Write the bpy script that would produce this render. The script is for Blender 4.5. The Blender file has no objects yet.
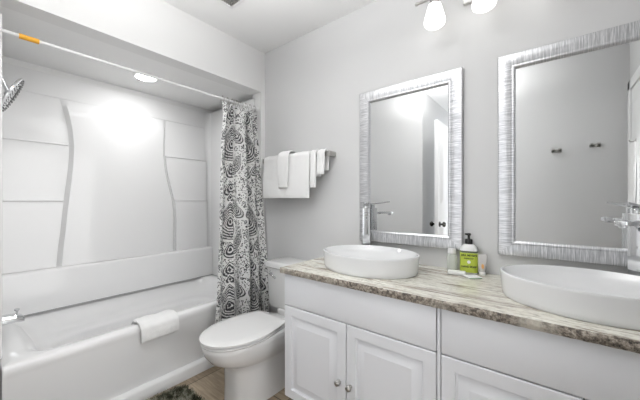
import bpy, bmesh, math, random
from mathutils import Vector, Matrix, noise
random.seed(7)
S = bpy.context.scene
COL = S.collection
PI = math.pi
R = math.radians

# ------------------------------------------------------------ camera
cam_d = bpy.data.cameras.new('camera')
cam = bpy.data.objects.new('camera', cam_d)
COL.objects.link(cam)
cam_d.sensor_width = 36
cam_d.lens = 289 / 640 * 36
cam_d.clip_start = 0.005
cam.location = (0, 0, 1.19)
cam.rotation_euler = (R(90), 0, R(38.5))
S.camera = cam

# ------------------------------------------------------------ world, lights, exposure
w = bpy.data.worlds.new('world')
S.world = w
w.use_nodes = True
w.node_tree.nodes['Background'].inputs[0].default_value = (0.95, 0.97, 1, 1)
w.node_tree.nodes['Background'].inputs[1].default_value = 2.3

def area(name, loc, rot, sx, sy, power, col=(1, 1, 1)):
    d = bpy.data.lights.new(name, 'AREA')
    d.shape = 'RECTANGLE'
    d.size, d.size_y, d.energy, d.color = sx, sy, power, col
    o = bpy.data.objects.new(name, d)
    COL.objects.link(o)
    o.location, o.rotation_euler = loc, rot
    return o

area('ceiling_fill', (-0.80, 0.50, 2.44), (0, 0, 0), 1.3, 0.8, 0.8, (1, 0.995, 0.985))  # added soft light under the ceiling, brightens the whole room
cb = area('ceiling_bounce', (-0.84, 0.50, 2.07), (PI, 0, 0), 0.85, 0.65, 19.5, (1, 1, 1))  # added area light aimed upwards to brighten the ceiling
cb.data.spread = R(166)
sf = area('side_fill', (0.42, 0.60, 1.00), (0, R(90), R(12)), 1.8, 0.8, 5.3, (1, 1, 1))
sf.data.spread = R(95)
LAMP_E = 2.0
DOWNLIGHT_E = 78.0
S.view_settings.view_transform = 'Standard'
S.view_settings.look = 'None'
S.view_settings.gamma = 1
S.view_settings.use_curve_mapping = False
S.view_settings.exposure = 0.12

# ------------------------------------------------------------ materials
def mat(name, col=(0.8, 0.8, 0.8), rough=0.5, metal=0.0, spec=0.5, coat=0.0, **kw):
    m = bpy.data.materials.new(name)
    m.use_nodes = True
    b = m.node_tree.nodes['Principled BSDF']
    b.inputs['Base Color'].default_value = (*col, 1)
    b.inputs['Roughness'].default_value = rough
    b.inputs['Metallic'].default_value = metal
    b.inputs['Specular IOR Level'].default_value = spec
    b.inputs['Coat Weight'].default_value = coat
    for k, v in kw.items():
        b.inputs[k.replace('_', ' ')].default_value = v
    return m

def nt(m):
    t = m.node_tree
    return t, t.nodes, t.links, t.nodes['Principled BSDF']

def noise_tex(m, scale=10, detail=4, coord='Object', sc=(1, 1, 1), dist=0.0, rough=0.55, rot=(0, 0, 0)):
    t, n, l, b = nt(m)
    tc = n.new('ShaderNodeTexCoord')
    mp = n.new('ShaderNodeMapping')
    mp.inputs['Scale'].default_value = sc
    mp.inputs['Rotation'].default_value = rot
    l.new(tc.outputs[coord], mp.inputs['Vector'])
    nz = n.new('ShaderNodeTexNoise')
    nz.inputs['Scale'].default_value = scale
    nz.inputs['Detail'].default_value = detail
    nz.inputs['Roughness'].default_value = rough
    nz.inputs['Distortion'].default_value = dist
    l.new(mp.outputs[0], nz.inputs['Vector'])
    return nz

def ramp(m, fac, stops):
    t, n, l, b = nt(m)
    r = n.new('ShaderNodeValToRGB')
    el = r.color_ramp.elements
    while len(el) < len(stops):
        el.new(0.5)
    for e, (p, c) in zip(el, stops):
        e.position = p
        e.color = (*c, 1)
    l.new(fac, r.inputs[0])
    return r

def bump(m, fac, strength=0.2, dist=0.01):
    t, n, l, b = nt(m)
    bp = n.new('ShaderNodeBump')
    bp.inputs['Strength'].default_value = strength
    bp.inputs['Distance'].default_value = dist
    l.new(fac, bp.inputs['Height'])
    l.new(bp.outputs[0], b.inputs['Normal'])

def painted(name, col, rough, bs=0.05, scale=220):
    m = mat(name, col, rough)
    nz = noise_tex(m, scale, 2)
    bump(m, nz.outputs[0], bs, 0.002)
    return m

M_wall = painted('wall_paint', (0.67, 0.67, 0.67), 0.6)
M_header = painted('white_wall_paint', (0.87, 0.87, 0.865), 0.55)
M_head = painted('header_paint', (0.80, 0.80, 0.795), 0.55)
M_ceil = painted('ceiling_paint', (0.90, 0.90, 0.897), 0.8, 0.15, 120)
M_trim = painted('trim_paint', (0.84, 0.84, 0.84), 0.3, 0.02)
M_cab = painted('cabinet_paint', (0.79, 0.80, 0.825), 0.32, 0.02, 60)
M_gap = painted('dark_gap_grey', (0.32, 0.32, 0.33), 0.6, 0.02)  # dark grey for the sealant and for painted shade in the cabinet gaps
M_acr = painted('gloss_acrylic', (0.85, 0.85, 0.85), 0.11, 0.004, 8)
M_tub = painted('tub_enamel', (0.88, 0.88, 0.88), 0.10, 0.004, 8)
for m_ in (M_acr, M_tub): m_.node_tree.nodes['Principled BSDF'].inputs['Specular IOR Level'].default_value = 0.3
M_porc = mat('porcelain', (0.84, 0.84, 0.835), 0.08, coat=0.4)
M_basin = mat('basin_ceramic', (0.80, 0.805, 0.81), 0.10, coat=0.4)
M_chrome = mat('chrome', (0.72, 0.73, 0.74), 0.08, 1.0)
M_nickel = mat('brushed_nickel', (0.50, 0.49, 0.47), 0.28, 1.0)
M_knobdark = mat('dark_bronze', (0.10, 0.095, 0.09), 0.25, 1.0)
M_black = mat('black_plastic', (0.012, 0.012, 0.012), 0.25)
M_dark = mat('dark_rubber', (0.05, 0.05, 0.05), 0.5)
M_rod = mat('white_rod_coating', (0.80, 0.80, 0.80), 0.3)
M_mirror = mat('mirror_silver', (0.88, 0.89, 0.89), 0.0, 1.0)
M_orange = mat('orange_sticker', (0.85, 0.42, 0.03), 0.5)
M_plastic = mat('white_plastic', (0.85, 0.85, 0.85), 0.35)
M_paper = mat('wrapper_paper', (0.86, 0.87, 0.85), 0.6)
M_leafgreen = mat('green_print', (0.25, 0.40, 0.22), 0.6)
M_lime = mat('lime_label', (0.52, 0.62, 0.07), 0.45)
M_ink = mat('label_ink', (0.03, 0.05, 0.02), 0.5)
M_bandink = mat('grey_green_band', (0.10, 0.12, 0.09), 0.5)
M_orangedrop = mat('orange_print', (0.75, 0.38, 0.12), 0.5)

M_clear = mat('clear_bottle_plastic', (0.93, 0.96, 0.90), 0.15, Transmission_Weight=0.55, IOR=1.3)
M_clear2 = mat('frosted_bottle_plastic', (0.95, 0.93, 0.92), 0.25, Transmission_Weight=0.45, IOR=1.3)

# towel
M_towel = mat('terry_cloth', (0.93, 0.93, 0.925), 0.95, spec=0.1, Sheen_Weight=0.3)
nz = noise_tex(M_towel, 420, 3)
bump(M_towel, nz.outputs[0], 0.5, 0.004)

# glowing glass shade
def emis(name, col, e):
    m = mat(name, (0.9, 0.9, 0.9), 0.3)
    b = nt(m)[3]
    b.inputs['Emission Color'].default_value = (*col, 1)
    b.inputs['Emission Strength'].default_value = e
    return m
M_shade = emis('glowing_opal_glass', (1, 0.985, 0.95), LAMP_E)
M_down = emis('downlight_lens', (1, 1, 1), DOWNLIGHT_E)

# granite: cream ground with long grey-brown drifts
M_gran = mat('granite', (0.7, 0.68, 0.62), 0.18, coat=0.3)
t, n, l, b = nt(M_gran)
a1 = noise_tex(M_gran, 3.2, 7, sc=(1.1, 9, 9), dist=0.9, rough=0.62, rot=(0, 0, R(-9)))
r1 = ramp(M_gran, a1.outputs[0], [(0.31, (0.20, 0.165, 0.135)), (0.40, (0.46, 0.41, 0.35)),
                                 (0.48, (0.74, 0.71, 0.62)), (0.60, (0.88, 0.87, 0.79)), (0.72, (0.66, 0.65, 0.56))])
a2 = noise_tex(M_gran, 70, 4, rough=0.7, sc=(0.5, 1.4, 1))
r2 = ramp(M_gran, a2.outputs[0], [(0.34, (0.45, 0.42, 0.38)), (0.5, (1, 1, 1))])
mx = n.new('ShaderNodeMix'); mx.data_type = 'RGBA'; mx.blend_type = 'MULTIPLY'; mx.inputs[0].default_value = 0.75
l.new(r1.outputs[0], mx.inputs[6]); l.new(r2.outputs[0], mx.inputs[7]); l.new(mx.outputs[2], b.inputs['Base Color'])
M_gedge = mat('chiselled_granite', (0.4, 0.35, 0.3), 0.6)
t, n, l, b = nt(M_gedge)
a1 = noise_tex(M_gedge, 90, 5, rough=0.7)
r1 = ramp(M_gedge, a1.outputs[0], [(0.36, (0.05, 0.042, 0.035)), (0.48, (0.22, 0.185, 0.15)), (0.58, (0.42, 0.37, 0.31)), (0.7, (0.66, 0.62, 0.54))])
a2 = noise_tex(M_gedge, 6, 3, sc=(1, 0.3, 0.3))
r2 = ramp(M_gedge, a2.outputs[0], [(0.5, (0, 0, 0)), (0.62, (1, 1, 1))])
mx = n.new('ShaderNodeMix'); mx.data_type = 'RGBA'; mx.inputs[7].default_value = (0.62, 0.58, 0.50, 1)
fm = n.new('ShaderNodeMath'); fm.operation = 'MULTIPLY'; fm.inputs[1].default_value = 0.75
l.new(r2.outputs[0], fm.inputs[0]); l.new(fm.outputs[0], mx.inputs[0])
l.new(r1.outputs[0], mx.inputs[6]); l.new(mx.outputs[2], b.inputs['Base Color'])
bump(M_gedge, a1.outputs[0], 0.8, 0.006)

# silver ribbed mirror frame (UV: u runs along each side of the frame, in metres)
M_frame = mat('ribbed_silver_leaf', (0.6, 0.6, 0.61), 0.30, 0.75)
t, n, l, b = nt(M_frame)
a1 = noise_tex(M_frame, 1, 3, coord='UV', sc=(330, 14, 1), rough=0.6)
r1 = ramp(M_frame, a1.outputs[0], [(0.36, (0.42, 0.425, 0.44)), (0.5, (0.58, 0.585, 0.60)), (0.64, (0.82, 0.82, 0.83))])
l.new(r1.outputs[0], b.inputs['Base Color'])
bump(M_frame, a1.outputs[0], 0.35, 0.002)

# floor: wood-look tile
M_floor = mat('wood_look_tile', (0.4, 0.3, 0.2), 0.35)
t, n, l, b = nt(M_floor)
tc = n.new('ShaderNodeTexCoord'); mp = n.new('ShaderNodeMapping'); mp.inputs['Rotation'].default_value = (0, 0, R(90)); mp.inputs['Location'].default_value = (0.30, 0.02, 0)
l.new(tc.outputs['Object'], mp.inputs[0])
br = n.new('ShaderNodeTexBrick')
br.inputs['Scale'].default_value = 1.0
br.inputs['Brick Width'].default_value = 0.90
br.inputs['Row Height'].default_value = 0.30
br.inputs['Mortar Size'].default_value = 0.003
br.inputs['Color1'].default_value = (0.46, 0.38, 0.28, 1)
br.inputs['Color2'].default_value = (0.20, 0.145, 0.10, 1)
br.inputs['Mortar'].default_value = (0.10, 0.08, 0.06, 1)
br.inputs['Bias'].default_value = -0.1
l.new(mp.outputs[0], br.inputs[0])
a1 = noise_tex(M_floor, 5, 6, sc=(1.2, 12, 1), dist=0.6)
r1 = ramp(M_floor, a1.outputs[0], [(0.3, (0.65, 0.62, 0.6)), (0.65, (1.1, 1.08, 1.05))])
mx = n.new('ShaderNodeMix'); mx.data_type = 'RGBA'; mx.blend_type = 'MULTIPLY'; mx.inputs[0].default_value = 1
l.new(br.outputs[0], mx.inputs[6]); l.new(r1.outputs[0], mx.inputs[7]); l.new(mx.outputs[2], b.inputs['Base Color'])

M_rug = mat('rug_pile', (0.1, 0.1, 0.07), 0.95, spec=0.05)
t, n, l, b = nt(M_rug)
a1 = noise_tex(M_rug, 22, 4)
r1 = ramp(M_rug, a1.outputs[0], [(0.38, (0.05, 0.052, 0.035)), (0.50, (0.17, 0.17, 0.12)), (0.62, (0.55, 0.54, 0.45))])
l.new(r1.outputs[0], b.inputs['Base Color'])
M_rugback = mat('rug_backing', (0.05, 0.05, 0.04), 0.9)

# ---- curtain print: medallions, paisley drops and dotted filigree, charcoal on white, in cloth metres (UV)
M_curt = mat('paisley_print_cloth', (0.8, 0.8, 0.8), 0.85, spec=0.15)
t, n, l, b = nt(M_curt)
def mth(op, a, bb=None, c=None, clamp=False):
    q = n.new('ShaderNodeMath'); q.operation = op; q.use_clamp = clamp
    for i, v in enumerate((a, bb, c)):
        if v is None: continue
        if isinstance(v, (int, float)): q.inputs[i].default_value = v
        else: l.new(v, q.inputs[i])
    return q.outputs[0]
uvn = n.new('ShaderNodeTexCoord'); sp = n.new('ShaderNodeSeparateXYZ'); l.new(uvn.outputs['UV'], sp.inputs[0])
wn = n.new('ShaderNodeTexNoise'); wn.inputs['Scale'].default_value = 14; l.new(uvn.outputs['UV'], wn.inputs['Vector'])
wob = mth('MULTIPLY', mth('SUBTRACT', wn.outputs[0], 0.5), 0.02)
U = mth('ADD', sp.outputs[0], wob); V = mth('ADD', sp.outputs[1], wob)
def pingc(x, period, off):     # mirrored repeat: distance to centre of the cell, signed
    f = mth('FRACT', mth('DIVIDE', mth('ADD', x, off), period))
    return mth('MULTIPLY', mth('SUBTRACT', f, 0.5), period)
def smooth(x, e0, e1):
    q = n.new('ShaderNodeMapRange'); q.interpolation_type = 'SMOOTHSTEP'
    q.inputs[1].default_value = e0; q.inputs[2].default_value = e1; q.inputs[3].default_value = 0; q.inputs[4].default_value = 1
    l.new(x, q.inputs[0]); return q.outputs[0]
def drop(cu, cv, w_, h_, tilt, ringf, offu, offv, pu, pv):
    du = pingc(U, pu, offu); dv = pingc(V, pv, offv)
    du = mth('SUBTRACT', du, cu); dv = mth('SUBTRACT', dv, cv)
    du2 = mth('ADD', du, mth('MULTIPLY', dv, tilt))
    # pinch towards the top -> tear shape
    wv = mth('SUBTRACT', 1.0, mth('DIVIDE', dv, h_ * 1.25))
    wv = mth('MAXIMUM', wv, 0.15)
    e = mth('SQRT', mth('ADD', mth('POWER', mth('ABSOLUTE', mth('DIVIDE', du2, mth('MULTIPLY', wv, w_))), 2.0),
                        mth('POWER', mth('ABSOLUTE', mth('DIVIDE', dv, h_)), 2.0)))
    inside = mth('SUBTRACT', 1.0, smooth(e, 0.96, 1.04))
    rings = mth('ADD', mth('MULTIPLY', mth('SINE', mth('MULTIPLY', e, ringf)), 0.5), 0.5)
    return inside, rings
def over(base, ins, val):      # mix
    return mth('ADD', mth('MULTIPLY', base, mth('SUBTRACT', 1.0, ins)), mth('MULTIPLY', val, ins))
PU, PV = 0.44, 0.60
def vor(scale):
    q = n.new('ShaderNodeTexVoronoi'); q.inputs['Scale'].default_value = scale; l.new(uvn.outputs['UV'], q.inputs['Vector']); return q.outputs['Distance']
fil = mth('SUBTRACT', 1.0, smooth(vor(85), 0.30, 0.46))      # small dots
v2 = vor(30)
flow = mth('MULTIPLY', smooth(v2, 0.20, 0.24), mth('SUBTRACT', 1.0, smooth(v2, 0.30, 0.36)))   # little rings
core = mth('SUBTRACT', 1.0, smooth(v2, 0.09, 0.14))
D = mth('MAXIMUM', mth('MULTIPLY', fil, 0.78), mth('MULTIPLY', mth('MAXIMUM', flow, core), 0.85))
def motif(D, cu, cv, w_, h_, ti, rf, tone):
    halo, _ = drop(cu, cv, w_ * 1.16, h_ * 1.12, ti, rf, 0.0, 0.0, PU, PV)
    D = over(D, halo, 0.03)
    ins, ring = drop(cu, cv, w_, h_, ti, rf, 0.0, 0.0, PU, PV)
    return over(D, ins, mth('ADD', mth('MULTIPLY', ring, tone), mth('ADD', mth('MULTIPLY', fil, 0.40), 0.10)))
for a_ in ((0.120, 0.10, 0.050, 0.100, 0.55, 35, 0.62), (-0.120, 0.10, 0.050, 0.100, -0.55, 35, 0.62),
           (0.135, -0.17, 0.056, 0.090, -0.6, 35, 0.62), (-0.135, -0.17, 0.056, 0.090, 0.6, 35, 0.62),
           (0.0, 0.235, 0.040, 0.058, 0.0, 15, 0.8), (0.0, -0.225, 0.034, 0.060, 0.0, 15, 0.85),
           (0.0, 0.165, 0.022, 0.035, 0.0, 12, 0.9), (0.0, -0.01, 0.088, 0.140, 0.0, 46, 0.70), (0.0, -0.02, 0.030, 0.055, 0.0, 14, 0.95)):
    D = motif(D, *a_)
cr = n.new('ShaderNodeValToRGB')
cr.color_ramp.elements[0].position = 0.10; cr.color_ramp.elements[0].color = (0.80, 0.80, 0.79, 1)
cr.color_ramp.elements[1].position = 0.70; cr.color_ramp.elements[1].color = (0.06, 0.06, 0.065, 1)
l.new(mth('MULTIPLY', D, 1.0, clamp=True), cr.inputs[0]); l.new(cr.outputs[0], b.inputs['Base Color'])

# ------------------------------------------------------------ helpers
def fin(name, bm, m, parent=None, smooth_=True, ang=35, loc=None):
    bmesh.ops.recalc_face_normals(bm, faces=bm.faces)
    me = bpy.data.meshes.new(name)
    bm.to_mesh(me); bm.free()
    for mm in (m if isinstance(m, (list, tuple)) else [m]):
        me.materials.append(mm)
    if smooth_:
        for p in me.polygons: p.use_smooth = True
        me.set_sharp_from_angle(angle=R(ang))
    o = bpy.data.objects.new(name, me)
    COL.objects.link(o)
    if parent is not None:
        o.parent = parent
    if loc: o.location = loc
    return o

def thing(name, label, cat, loc=(0, 0, 0), rz=0, group=None):
    o = bpy.data.objects.new(name, None)
    COL.objects.link(o)
    o.empty_display_size = 0.05
    o.location = loc; o.rotation_euler = (0, 0, rz)
    return tag(o, label, cat, group)

def tag(o, label, cat, group=None):
    o['label'] = label; o['category'] = cat
    if group: o['group'] = group
    return o

def struct(o):
    o['kind'] = 'structure'
    return o

def box(bm, x0, x1, y0, y1, z0, z1, bev=0.0, seg=2, mi=0):
    g = bmesh.ops.create_cube(bm, size=1)
    vs = g['verts']
    for v in vs:
        v.co = Vector(((x0 + x1) / 2 + v.co.x * (x1 - x0), (y0 + y1) / 2 + v.co.y * (y1 - y0), (z0 + z1) / 2 + v.co.z * (z1 - z0)))
    if bev > 0:
        es = list({e for v in vs for e in v.link_edges})
        bmesh.ops.bevel(bm, geom=es, offset=bev, segments=seg, profile=0.5, affect='EDGES')
    return vs

def bx(x0, x1, y0, y1, z0, z1, bev=0.0, seg=2):
    bm = bmesh.new(); box(bm, x0, x1, y0, y1, z0, z1, bev, seg); return bm

def loft(bm, rings, cap0=True, cap1=True, closed=True):
    vr = [[bm.verts.new(p) for p in r] for r in rings]
    k = len(vr[0])
    for a, c in zip(vr[:-1], vr[1:]):
        for i in range(k if closed else k - 1):
            j = (i + 1) % k
            bm.faces.new((a[i], a[j], c[j], c[i]))
    if cap0 and closed: bm.faces.new(list(reversed(vr[0])))
    if cap1 and closed: bm.faces.new(vr[-1])
    return vr

def lathe(bm, prof, seg=32, M=None):
    rings = [[Vector((r * math.cos(2 * PI * i / seg), r * math.sin(2 * PI * i / seg), z)) for i in range(seg)] for r, z in prof]
    if M is not None: rings = [[M @ p for p in r] for r in rings]
    return loft(bm, rings)

def tube(bm, pts, rad, seg=12):
    pts = [Vector(p) for p in pts]
    rr = rad if isinstance(rad, (list, tuple)) else [rad] * len(pts)
    rings = []
    prev = None
    for i, p in enumerate(pts):
        d = (pts[min(i + 1, len(pts) - 1)] - pts[max(i - 1, 0)]).normalized()
        if prev is None:
            up = Vector((0, 0, 1)) if abs(d.z) < 0.9 else Vector((1, 0, 0))
            a = d.cross(up).normalized()
        else:
            a = (prev - d * prev.dot(d)).normalized()
        prev = a
        c = d.cross(a)
        rings.append([p + (a * math.cos(2 * PI * k / seg) + c * math.sin(2 * PI * k / seg)) * rr[i] for k in range(seg)])
    loft(bm, rings)

def rrect(x0, x1, y0, y1, r, z, k=6):
    pts = []
    for cx, cy, a0 in ((x1 - r, y1 - r, 0), (x0 + r, y1 - r, 90), (x0 + r, y0 + r, 180), (x1 - r, y0 + r, 270)):
        for i in range(k + 1):
            a = R(a0 + 90 * i / k)
            pts.append(Vector((cx + r * math.cos(a), cy + r * math.sin(a), z)))
    return pts

def cloth(name, path, a0, a1, thick, m, parent=None, axis='X', wav=0.004, n_=28, seedv=0.0, taper=None):
    """folded cloth: cross-section path (c, z) with thickness, swept along axis from a0 to a1"""
    P = [Vector((c, z)) for c, z in path]
    # resample
    L = [0]
    for p, q in zip(P[:-1], P[1:]): L.append(L[-1] + (q - p).length)
    N = 40
    Q = []
    for i in range(N + 1):
        s = L[-1] * i / N
        k = max(j for j in range(len(L)) if L[j] <= s + 1e-9); k = min(k, len(P) - 2)
        Q.append(P[k].lerp(P[k + 1], (s - L[k]) / (L[k + 1] - L[k])))
    rings = []
    for ia in range(n_ + 1):
        u = ia / n_
        edge = min(u, 1 - u) * n_
        th = thick * (0.45 if edge < 0.5 else 0.85 if edge < 1.5 else 1.0)
        front, back = [], []
        for i, p in enumerate(Q):
            d = (Q[min(i + 1, N)] - Q[max(i - 1, 0)]).normalized()
            nn = Vector((d.y, -d.x))
            v = i / N
            wv = noise.noise(Vector((u * 4 + seedv, v * 3, seedv))) * wav + noise.noise(Vector((u * 13, v * 9, 3 + seedv))) * wav * 0.35
            e2 = min(v, 1 - v) * N
            t2 = th * (0.5 if e2 < 0.5 else 0.9 if e2 < 1.5 else 1)
            aa = a0 + (a1 - a0) * u
            if taper: aa += taper(u, v)
            for lst, s in ((front, 0.5), (back, -0.5)):
                q = p + nn * (t2 * s + wv)
                lst.append(Vector((aa, q.x, q.y)) if axis == 'X' else Vector((q.x, aa, q.y)))
        rings.append(front + back[::-1])
    bm = bmesh.new()
    loft(bm, rings)
    return fin(name, bm, m, parent, ang=60)

def arc2(cx, cz, r, a0, a1, k=8):
    return [(cx + r * math.cos(R(a0 + (a1 - a0) * i / k)), cz + r * math.sin(R(a0 + (a1 - a0) * i / k))) for i in range(k + 1)]

# ------------------------------------------------------------ setting
H = 2.462
YB = 1.665         # vanity wall
XH = -1.934        # plane of the header over the tub
XR = 0.50          # right wall
YF = -0.05         # wall behind the camera
XT = -2.745        # back of the tub alcove
ZH = 2.115         # header underside
YN = 0.122         # near end of the alcove

struct(fin('floor', bx(XT - 0.1, XR + 0.1, -1.5, YB + 0.1, -0.05, 0), M_floor))
struct(fin('ceiling', bx(XH - 0.12, XR + 0.1, -1.5, YB + 0.1, H, H + 0.05), M_ceil))
struct(fin('wall_back', bx(XT - 0.1, XR + 0.1, YB, YB + 0.1, 0, H), M_wall))
struct(fin('wall_left', bx(XT - 0.1, XT, YF, YB, 0, H), M_header))
struct(fin('wall_right', bx(XR, XR + 0.1, -1.5, YB, 0, H), M_wall))
bm = bmesh.new()
box(bm, XT, -1.156, YF - 0.1, YF, 0, H)
box(bm, -0.33, XR, YF - 0.1, YF, 0, H)
box(bm, XT, XH, YF, YN, 0, H)
struct(fin('wall_front', bm, M_wall, smooth_=False))
bm = bmesh.new()
box(bm, XH - 0.115, XH, YN, YB, ZH, H)
box(bm, XH - 0.115, XH, 1.621, YB, 0, ZH)
struct(fin('wall_header', bm, M_head, smooth_=False))
struct(fin('ceiling_alcove', bx(XT, XH - 0.115, YN, YB, ZH, ZH + 0.04), M_header))
# hall beyond the doorway
bm = bmesh.new()
box(bm, -1.256, -1.156, -1.5, YF - 0.1, 0, H)
box(bm, -0.33, -0.23, -1.5, YF - 0.1, 0, H)
struct(fin('wall_hall', bm, M_wall, smooth_=False))
struct(fin('baseboard_back', bx(XH + 0.002, -1.152, YB - 0.013, YB, 0, 0.1, 0.003), M_trim))
struct(fin('baseboard_front', bx(-0.33, XR, YF, YF + 0.013, 0, 0.1, 0.003), M_trim))

# open door in the doorway behind the camera, seen in the mirror
d1 = struct(fin('door_1', bx(-0.998, -0.962, -0.74, 0.02, 0.01, 2.075, 0.002), M_trim))
for (y0, y1, z0, z1) in ((-0.31, -0.08, 1.15, 1.9), (-0.64, -0.41, 1.15, 1.9), (-0.31, -0.08, 0.25, 0.95), (-0.64, -0.41, 0.25, 0.95)):
    bm = bmesh.new()
    box(bm, -0.9625, -0.957, y0, y1, z0, z1, 0.004)
    box(bm, -0.9585, -0.953, y0 + 0.035, y1 - 0.035, z0 + 0.035, z1 - 0.035, 0.004)
    fin('door_panel', bm, M_trim, d1)
for s in (1, -1):
    bm = bmesh.new()
    M = Matrix.Translation((-0.98 + s * 0.018, -0.04, 0.92)) @ Matrix.Rotation(s * PI / 2, 4, 'Y')
    lathe(bm, [(0.03, 0), (0.03, 0.008), (0.012, 0.012), (0.012, 0.03), (0.027, 0.038), (0.03, 0.052), (0.022, 0.064), (0.002, 0.068)], 20, M)
    fin('door_knob', bm, M_knobdark, d1)
# closed door on the right wall with its casing
d2 = struct(fin('door_2', bx(XR - 0.012, XR - 0.002, 0.10, 0.86, 0.01, 2.03), M_trim))
bm = bmesh.new()
for (y0, y1, z0, z1) in ((0.02, 0.095, 0, 2.11), (0.865, 0.94, 0, 2.11), (0.02, 0.94, 2.035, 2.11)):
    box(bm, XR - 0.022, XR - 0.0005, y0, y1, z0, z1, 0.005)
fin('door_casing', bm, M_trim, d2)
for (y0, y1, z0, z1) in ((0.19, 0.44, 1.15, 1.9), (0.53, 0.78, 1.15, 1.9), (0.19, 0.44, 0.25, 0.95), (0.53, 0.78, 0.25, 0.95)):
    fin('door_panel', bx(XR - 0.018, XR - 0.011, y0, y1, z0, z1, 0.003), M_trim, d2)

# ------------------------------------------------------------ tub
def tub():
    root = thing('bathtub', 'white alcove bathtub with a flat apron, a folded cloth hanging over its rim', 'bathtub', (-2.3, 0.87, 0))
    bm = bmesh.new()
    y0, y1 = YN + 0.003, 1.618
    x0 = XT + 0.003
    def rg(xb, xf, ya, yb, r, z): return [Vector((p.x + 2.3, p.y - 0.87, p.z)) for p in rrect(xb, xf, ya, yb, r, z, 8)]
    rings = [rg(x0, -1.882, y0, y1, 0.004, 0.0), rg(x0, -1.882, y0, y1, 0.004, 0.062), rg(x0, -1.886, y0, y1, 0.004, 0.070), rg(x0, -1.918, y0, y1, 0.004, 0.078),
             rg(x0, -1.916, y0, y1, 0.004, 0.10), rg(x0, -1.909, y0, y1, 0.004, 0.375), rg(x0, -1.906, y0, y1, 0.004, 0.392), rg(x0, -1.903, y0, y1, 0.004, 0.405),
             rg(x0, -1.904, y0, y1, 0.006, 0.424), rg(x0 , -1.909, y0 , y1 , 0.008, 0.434), rg(x0 + .003, -1.917, y0 + .003, y1 - .003, 0.01, 0.438),
             rg(-2.705, -1.972, y0 + 0.07, y1 - 0.06, 0.12, 0.438), rg(-2.695, -1.980, y0 + 0.09, y1 - 0.07, 0.13, 0.432), rg(-2.68, -1.988, y0 + 0.12, y1 - 0.085, 0.15, 0.41),
             rg(-2.645, -2.0, y0 + 0.16, y1 - 0.11, 0.17, 0.335), rg(-2.628, -2.005, y0 + 0.18, y1 - 0.12, 0.17, 0.308), rg(-2.605, -2.010, y0 + 0.20, y1 - 0.13, 0.17, 0.297),
             rg(-2.568, -2.015, y0 + 0.23, y1 - 0.150, 0.17, 0.291), rg(-2.553, -2.018, y0 + 0.25, y1 - 0.165, 0.17, 0.280), rg(-2.546, -2.020, y0 + 0.26, y1 - 0.175, 0.17, 0.262),
             rg(-2.52, -2.05, y0 + 0.32, y1 - 0.26, 0.14, 0.12), rg(-2.49, -2.08, y0 + 0.36, y1 - 0.31, 0.12, 0.10)]
    loft(bm, rings)
    fin('tub_body', bm, M_tub, root, ang=50)
    return root
tub()

# ------------------------------------------------------------ surround
sur = thing('tub_surround', 'glossy white one-piece shower surround with moulded corner shelves and a bowed centre panel', 'shower surround', (XT, 0.87, 0.44))
def sp_(name, bm, m=None):
    o = fin(name, bm, m or M_acr, sur, ang=40)
    for v in o.data.vertices: v.co -= Vector((XT, 0.87, 0.44))
    return o
ZT = 2.07
# back and end panels
sp_('back_panel', bx(XT, XT + 0.012, YN + 0.001, 1.62, 0.440, ZT, 0.002))
sp_('end_panel', bx(XT + 0.012, -2.02, 1.606, 1.619, 0.440, ZT, 0.004))
sp_('end_panel', bx(XT + 0.012, -2.02, YN + 0.001, YN + 0.012, 0.440, ZT, 0.004))
# rounded inner corners
for (ya, s) in ((1.606, -1), (YN + 0.012, 1)):
    bm = bmesh.new()
    r_ = 0.045
    xc, yc = XT + 0.012, ya
    prof = [Vector((xc, yc, 0))] + [Vector((xc + r_ - r_ * math.cos(R(a)), yc + s * (r_ - r_ * math.sin(R(a))), 0)) for a in range(0, 91, 10)]
    loft(bm, [[p + Vector((0, 0, 0.441)) for p in prof], [p + Vector((0, 0, ZT - 0.001)) for p in prof]])
    sp_('corner_cove', bm)
# lower wall band under the bottom ledge
bm = bmesh.new()
yA, yB = YN + 0.013, 1.605
secs = [(-2.664, 0.4427), (-2.662, 0.695), (-2.665, 0.710), (-2.675, 0.718), (XT + 0.012, 0.722)]
def extr_y(bm, pts, y0, y1):
    loft(bm, [[Vector((x, y0, z)) for x, z in pts], [Vector((x, y1, z)) for x, z in pts]])
extr_y(bm, secs + [(XT + 0.012, 0.4427)], yA, yB)
sp_('lower_ledge', bm)
bm = bmesh.new()
box(bm, XT + 0.0125, -2.6625, YN + 0.0135, 1.6045, 0.4392, 0.4425)
o = sp_('sealant_line', bm, M_gap)
bm = bmesh.new()
box(bm, XT + 0.0121, XT + 0.017, YN + 0.0135, 1.5645, 1.913, 1.919, 0.002)
sp_('top_bead', bm)
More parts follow.
